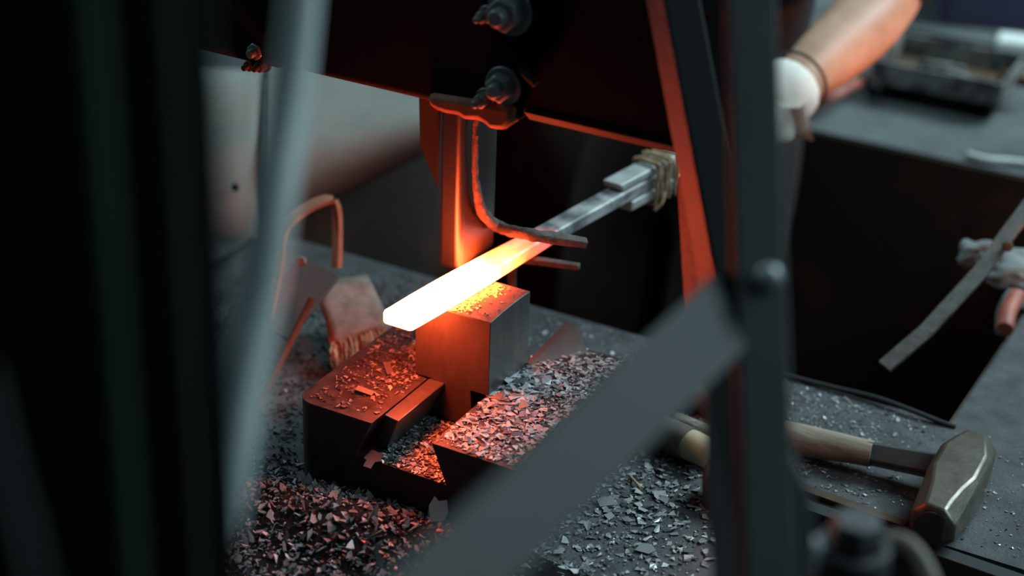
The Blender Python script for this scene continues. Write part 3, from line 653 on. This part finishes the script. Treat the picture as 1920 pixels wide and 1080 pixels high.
# ================================================================== person in the pit
pe = thing('person', 'person in dark shirt, gloved hand holding the cold end of the bar', 'person', (-.05, .90, ZF))
def skin(name, chains, m, root, levels=2):
    """chains: list of ([points], [radii]); first point of a later chain may be index of shared vertex (chain, i)"""
    vs, es, rs, idx = [], [], [], {}
    for ci, (pts, rad) in enumerate(chains):
        prev = None
        for i, (p, r) in enumerate(zip(pts, rad)):
            if isinstance(p, tuple) and len(p) == 2: v = idx[p]
            else: v = len(vs); vs.append(tuple(p)); rs.append(r if isinstance(r, tuple) else (r, r))
            idx[(ci, i)] = v
            if prev is not None: es.append((prev, v))
            prev = v
    me = bpy.data.meshes.new(name); me.from_pydata(vs, es, []); o = bpy.data.objects.new(name, me); COL.objects.link(o)
    me.materials.append(m)
    sk = o.modifiers.new('skin', 'SKIN'); sk.use_smooth_shade = True
    for i, r in enumerate(rs): me.skin_vertices[0].data[i].radius = r
    me.skin_vertices[0].data[0].use_root = True
    s = o.modifiers.new('sub', 'SUBSURF'); s.levels = levels; s.render_levels = levels
    return under(o, root)
hand = dep(1452, 212, 2.17)
wrist = dep(1490, 158, 2.20); fore2 = dep(1545, 112, 2.24); fore1 = dep(1610, 55, 2.29); elbow = dep(1672, -12, 2.34)
sh_r = V(.04, 1.0, .60); mid_up = elbow.lerp(sh_r, .5)
hip = V(-.16, .93, .08); chest = V(-.12, .95, .42); neck = V(-.13, .93, .62); headc = V(-.12, .86, .76); top = V(-.115, .87, .85)
sh_l = V(-.30, .95, .60); el_l = V(-.40, .80, .36); wr_l = V(-.16, .66, .26); ha_l = V(-.06, .66, .225)
body = skin('body', [
    ([hip, hip.lerp(chest, .5), chest, chest.lerp(neck, .7), neck, headc-V(0, 0, .05), headc, top], [(.09, .08), (.085, .07), (.10, .08), (.07, .06), .052, .062, (.085, .090), .055]),
    ([(0, 3), sh_r, mid_up, elbow, fore1, fore2, wrist, hand], [.07, .058, .052, .050, .049, .041, (.031, .031), .026]),
    ([(0, 3), sh_l, el_l, wr_l, ha_l], [.07, .056, .046, .032, .026]),
    ([(0, 0), V(-.13, .93, .0), V(-.13, .90, -.36), V(-.12, .93, ZF+.06), V(-.12, .86, ZF+.035)], [.07, .08, .058, .042, .03]),
    ([(0, 0), V(-.28, .93, .0), V(-.30, .88, -.36), V(-.31, .93, ZF+.06), V(-.31, .86, ZF+.035)], [.07, .08, .058, .042, .03])], M['skin'], pe)
skin('shirt', [
    ([hip+V(0, 0, -.08), hip.lerp(chest, .5), chest, chest.lerp(neck, .75)], [(.135, .115), (.13, .105), (.145, .115), (.105, .09)]),
    ([(0, 3), sh_r, mid_up, mid_up.lerp(elbow, .8), elbow.lerp(fore1, .35)], [.1, .072, .064, .060, .066]), ([(0, 3), sh_l, sh_l.lerp(el_l, .6)], [.1, .07, .058])], M['shirt'], pe)
skin('trousers', [
    ([V(-.16, .93, .16), V(-.18, .93, .02)], [(.135, .115), (.13, .11)]),
    ([(0, 1), V(-.125, .93, -.06), V(-.13, .90, -.36), V(-.12, .93, ZF+.09)], [.1, .10, .080, .065]),
    ([(0, 1), V(-.275, .93, -.06), V(-.30, .88, -.36), V(-.31, .93, ZF+.09)], [.1, .10, .080, .065])], M['trouser'], pe)
for x in (-.12, -.31):
    bm = NB(); tube(bm, curve([V(x, .97, ZF+.04), V(x, .92, ZF+.05), V(x, .85, ZF+.035), V(x, .79, ZF+.025)], 4), [.036, .042, .045, .046, .046, .045, .045, .044, .043, .042, .038, .032, .022], 16, flat=.75)
    part('boot', bm, M['boot'], pe, smooth=True)
# face and hair
bm = NB(); bmesh.ops.create_icosphere(bm, subdivisions=3, radius=1)
for v in list(bm.verts):
    if v.co.z < -.15 and v.co.y < .3 or v.co.z < -.5: bm.verts.remove(v)
for v in bm.verts: v.co = Vector((v.co.x*.086, v.co.y*.096, v.co.z*.10)) + headc + V(0, .012, .022)
o = part('hair', bm, M['hair'], pe, smooth=True, angle=0); o.modifiers.new('s', 'SOLIDIFY').thickness = .006
for sx in (-1, 1):
    bm = NB(); lathe(bm, [(.004, -.004), (.009, 0), (.004, .005)], headc+V(sx*.03, -.078, .01), (0, -1, 0), 16); part('eye', bm, M['hair'], pe, smooth=True)
    bm = NB(); lathe(bm, [(.012, -.006), (.020, 0), (.012, .006)], headc+V(sx*.080, .012, -.005), (1, 0, 0), 16); part('ear', bm, M['skin'], pe, smooth=True)
bm = NB(); tube(bm, [headc+V(0, -.076, .012), headc+V(0, -.090, -.008), headc+V(0, -.098, -.024), headc+V(0, -.082, -.030)], [.006, .009, .013, .008], 12); part('nose', bm, M['skin'], pe, smooth=True)
bm = NB(); tube(bm, [headc+V(-.022, -.076, -.048), headc+V(0, -.082, -.050), headc+V(.022, -.076, -.048)], [.003, .006, .003], 10, flat=.6); part('mouth', bm, M['red'], pe, smooth=True)
# gloves: broad back of the hand, five fingers curled over the wired grip
def glove(hand, wrist, gdir, label):
    """gdir: direction of the held bar"""
    gd = gdir.normalized(); arm = (hand-wrist).normalized(); side = gd.cross(arm).normalized()
    palm = hand + arm*.012
    chains = [([wrist - arm*.030, wrist.lerp(hand, .45), palm], [(.047, .043), (.046, .040), (.046, .030)])]
    for k, (off, ln) in enumerate(((-.030, .9), (-.010, 1.0), (.010, .95), (.029, .78))):
        base = palm + gd*off*.9
        c1 = base + arm*.026*ln; c2 = c1 + arm*.016*ln + side*.020*ln; c3 = c2 - arm*.008 + side*.018*ln; c4 = c3 - arm*.016*ln + side*.004
        chains.append(([(0, 2), base + arm*.006, c1, c2, c3, c4], [.02, .0105, .0100, .0095, .009, .008]))
    tb_ = wrist.lerp(hand, .55) - gd*.024
    chains.append(([(0, 1), tb_, tb_ - gd*.010 + arm*.022 + side*.010, tb_ - gd*.002 + arm*.040 + side*.022, tb_ + gd*.010 + arm*.048 + side*.032], [.02, .0125, .0115, .0105, .009]))
    o = skin('glove', chains, M['glove'], pe, 2); o['label'] = label
    return o
barend = along(.60, 0, ZC)
gR = glove(dep(1440, 232, 2.165), dep(1478, 162, 2.19), V(-.1, 1, 0), 'white cotton glove')
bm = NB(); cdir = (wrist-fore2).normalized(); ccen = dep(1497, 151, 2.200)
for k in range(1): pass
cut = []; a_ = cdir.orthogonal().normalized(); b2 = cdir.cross(a_)
ring = [ccen + (a_*math.cos(t) + b2*math.sin(t))*.0375 for t in np.linspace(0, 2*math.pi, 33)]
tube(bm, ring, .0022, 6, caps=False); part('glove_cuff', bm, M['knit'], pe, smooth=True)
glove(V(-.06, .66, .225), V(-.13, .665, .25), V(.1, 1, 0), 'white cotton glove')

# ================================================================== loose scale
def on_rect(x0, x1, y0, y1, z, bad=None, bias=None):
    def f(r):
        x, y = x0+(x1-x0)*r.random(), y0+(y1-y0)*r.random()
        if bad and bad(x, y): return None
        if bias and r.random() > bias(x, y): return None
        return (x, y, z + r.random()*.0006)
    return f
inslot = lambda x, y: L0-.003 < x < L1+.003
def scale(name, data, m, label): return tag(obj(name, data, m), label, 'scale', kind='stuff')
scale('mill_scale', flakes(2300, on_rect(SX0+.008, L0-.004, SY0+.008, SY1-.004, ZS, None, lambda x, y: .25+.9*max(0, min(1, (y+.06)/.1))*(1 if x > -.125 else .3)), (.0007, .0038), .22, seed=1), M['flake_dark'], 'flakes of scale on the top left of the slotted block')  # darker flakes here carry the shadows between them
scale('mill_scale', flakes(2600, on_rect(L1+.003, SX1-.003, SY0+.004, SY1-.004, ZS, None, lambda x, y: min(1, .12+((x+.004)*.55+(y+.099))/.05)), (.0010, .0058), .12, seed=2), M['flake'], 'flakes of scale on the block top right of the die')
scale('mill_scale', flakes(1900, on_rect(-.066, B1-.004, SY0+.002, -.002, ZB), (.0008, .0040), .22, seed=3), M['flake'], 'crumbled scale in the slot in front of the die')
scale('mill_scale', flakes(160, on_rect(DX0+.003, DX1-.003, .003, DY1-.003, ZT+.0008), (.0006, .003), .06, .0003, seed=4), M['flake_dark'], 'thin scale film on top of the die')
def hot_edge(g):
    y = .0 + .072*g.random(); x = bar_at(y) + .0165 + abs(g.normal(0, .0065))
    return (x, y, ZT+.0012) if x < -.004 else None
hs = bpy.data.materials.new('glare_crumbs'); hs.use_nodes = True; hb = hs.node_tree.nodes['Principled BSDF']
hb.inputs['Base Color'].default_value = (.05, .04, .04, 1); hb.inputs['Emission Color'].default_value = (1, .16, .02, 1); hb.inputs['Emission Strength'].default_value = 7  # emissive crumbs added for the yellow-white glare beside the bar
scale('glare_crumbs', flakes(300, hot_edge, (.0008, .0032), .12, .0004, seed=14), hs, 'added glowing crumbs for the glare along the bar on top of the die')
# pile against the corner left of the die, and by its right foot
def heap(cx, cy, z, r, h):
    def f(g):
        a = g.random()*6.28; d = g.random()**.6
        return (cx+math.cos(a)*d*r[0], cy+math.sin(a)*d*r[1], z + h*(1-d)*g.random())
    return f
scale('mill_scale', flakes(150, heap(-.098, .055, ZS, (.016, .030), .016), (.002, .008), .45, .0006, seed=5, power=1.3), M['flake'], 'heap of curled scale left of the die')
scale('mill_scale', flakes(260, heap(.020, .020, ZS, (.022, .050), .008), (.003, .009), .10, .0006, seed=6, power=1.5), M['flake'], 'large blue grey scale plates at the right foot of the die')
# floor
def floor_free(x, y):
    if SX0-.002 < x < SX1+.002 and SY0-.002 < y < SY1+.002: return True
    if y > PY0-.004 and x > PX0: return True
    if x > .272 and y < NEAR+.012: return True
    return False
def pileh(x, y):
    return .030*math.exp(-((x+.055)**2/.0090 + (y+.165)**2/.0022)) + .012*math.exp(-((x+.17)**2/.004 + (y+.19)**2/.004)) + .010*math.exp(-((x-.06)**2/.006+(y+.13)**2/.002))
def mell(x, y): return ((x+.06)/.215)**2 + ((y+.225)/.165)**2
def pile_place(g):
    x, y = -.30 + .48*g.random(), -.44 + .36*g.random()
    if floor_free(x, y) or mell(x, y) > .55 + .75*g.random(): return None
    return (x, y, pileh(x, y)*(.75+.3*g.random()))
xs, ysg = np.linspace(-.30, .20, 60), np.linspace(-.42, SY0-.001, 44)
vs = [(x, y, pileh(x, y)*.92 + .0004 + .003*min(0, 1-mell(x, y)) + .0015*noise.noise(V(x*90, y*90, 0))*(mell(x, y) < 1)) for y in ysg for x in xs]
fs = [(j*60+i, j*60+i+1, (j+1)*60+i+1, (j+1)*60+i) for j in range(43) for i in range(59)]
scale('scale_mound', (vs, [], fs), M['soot'], 'dark mound under the scale chips in front of the block')
scale('scale_chips', flakes(11000, pile_place, (.0013, .0056), .38, .0011, seed=8, power=1.9), M['flake_dark'], 'heaped chips of scale on the floor in front of the block')
def right_floor(g):
    x, y = .03 + .30*g.random(), -.12 + .36*g.random()
    if floor_free(x, y) or (x > .25 and y < .15): return None
    if ((x-.16)/.16)**2 + ((y-.05)/.19)**2 > .7 + .5*g.random(): return None
    if g.random() > .35 + .65*math.exp(-((x-.12)/.07)**2): return None
    return (x, y, .0003+.0010*g.random())
scale('floor_scale', flakes(7500, right_floor, (.0007, .0068), .12, seed=9, power=2.9), M['flake'], 'pale flakes scattered on the floor right of the block')
def left_floor(g):
    x, y = -.50 + .38*g.random(), -.22 + .54*g.random()
    if floor_free(x, y) or ((x+.26)/.20)**2 + ((y-.07)/.26)**2 > .5 + .7*g.random(): return None
    return (x, y, .0002)
scale('floor_scale', flakes(6500, left_floor, (.0008, .0036), .35, .0010, seed=10, power=1.8), M['flake_black'], 'coarse grit of scale on the floor left of the block')
def far_right(g):
    x, y = .17 + .36*g.random(), NEAR+.012 + (.21)*g.random()
    if floor_free(x, y): return None
    if g.random() > .25 + .75*math.exp(-((x-.24)/.08)**2) : return None
    return (x, y, .0002)
scale('floor_scale', flakes(3200, far_right, (.0005, .0024), .16, seed=11, power=2.2), M['flake'], 'fine pale scale dust round the sledge hammer handle')
def back_strip(g):
    x, y = -.15 + .50*g.random(), .15 + .18*g.random()
    if floor_free(x, y): return None
    return (x, y, .0002)
scale('floor_scale', flakes(1500, back_strip, (.0008, .0035), .2, seed=12), M['flake'], 'scale specks on the floor between the block and the pit')
# single large chips
def chip(P, pts, rot, label, m='flake', th=.0007):
    bm = NB(); Mx = Matrix.Translation(P) @ (Matrix.Rotation(rot[2], 4, 'Z') @ Matrix.Rotation(rot[0], 4, 'X') @ Matrix.Rotation(rot[1], 4, 'Y'))
    prism(bm, pts, lambda u, v, h: Mx @ Vector((u, v, h)), 0, th)
    return tag(obj('scale_chip', bm, M[m]), label, 'scale chip', 'large single chips of scale')
chip(V(-.0665, -.1000, .0465), [(-.007, .009), (.006, .010), (.007, .001), (.0035, -.001), (.004, -.009), (-.004, -.010), (-.005, -.003), (-.009, -.002)], (.45, .1, -.1), 'star shaped scale chip hanging over the front edge of the slot', 'flake_dark')
chip(atz(822, 955, .030), [(-.007, -.012), (.006, -.010), (.009, -.002), (.0075, .009), (.000, .0075), (-.004, .012), (-.009, .003)], (.85, .2, .5), 'big upright blue grey chip on the heap before the block')
chip(atz(684, 733, .088), [(-.009, -.003), (.008, -.004), (.009, .003), (-.008, .004)], (.15, .2, .25), 'narrow chip in the middle of the block top left of the key', 'flake')
chip(atz(728, 690, .087), [(-.010, -.003), (.012, -.005), (.011, .003), (-.009, .004)], (-.25, .1, -.7), 'dark long chip behind the narrow chip left of the die', 'flake_dark')
chip(atz(1210, 1028, .002), [(-.009, -.006), (.004, -.008), (.010, -.001), (.005, .007), (-.005, .006)], (.05, .05, .3), 'pale broad chip on the floor right of the diagonal bar')
chip(atz(1135, 940, .003), [(-.010, -.005), (.004, -.009), (.011, .001), (.003, .007), (-.006, .006)], (.08, .02, 1.1), 'pale chip close under the diagonal bar')
chip(atz(1277, 982, .001), [(-.004, -.003), (.004, -.002), (.003, .003), (-.003, .003)], (.05, 0, 0), 'small bright chip near the base of the gusset')
bm = NB(); tube(bm, [atz(1182, 893, .003), atz(1193, 905, .004), atz(1202, 916, .003)], [.0012, .0012, .0026], 8)
tag(obj('wood_splinter', bm, M['twig'], smooth=True), 'straw coloured splinter on the floor below the tool handles', 'splinter')
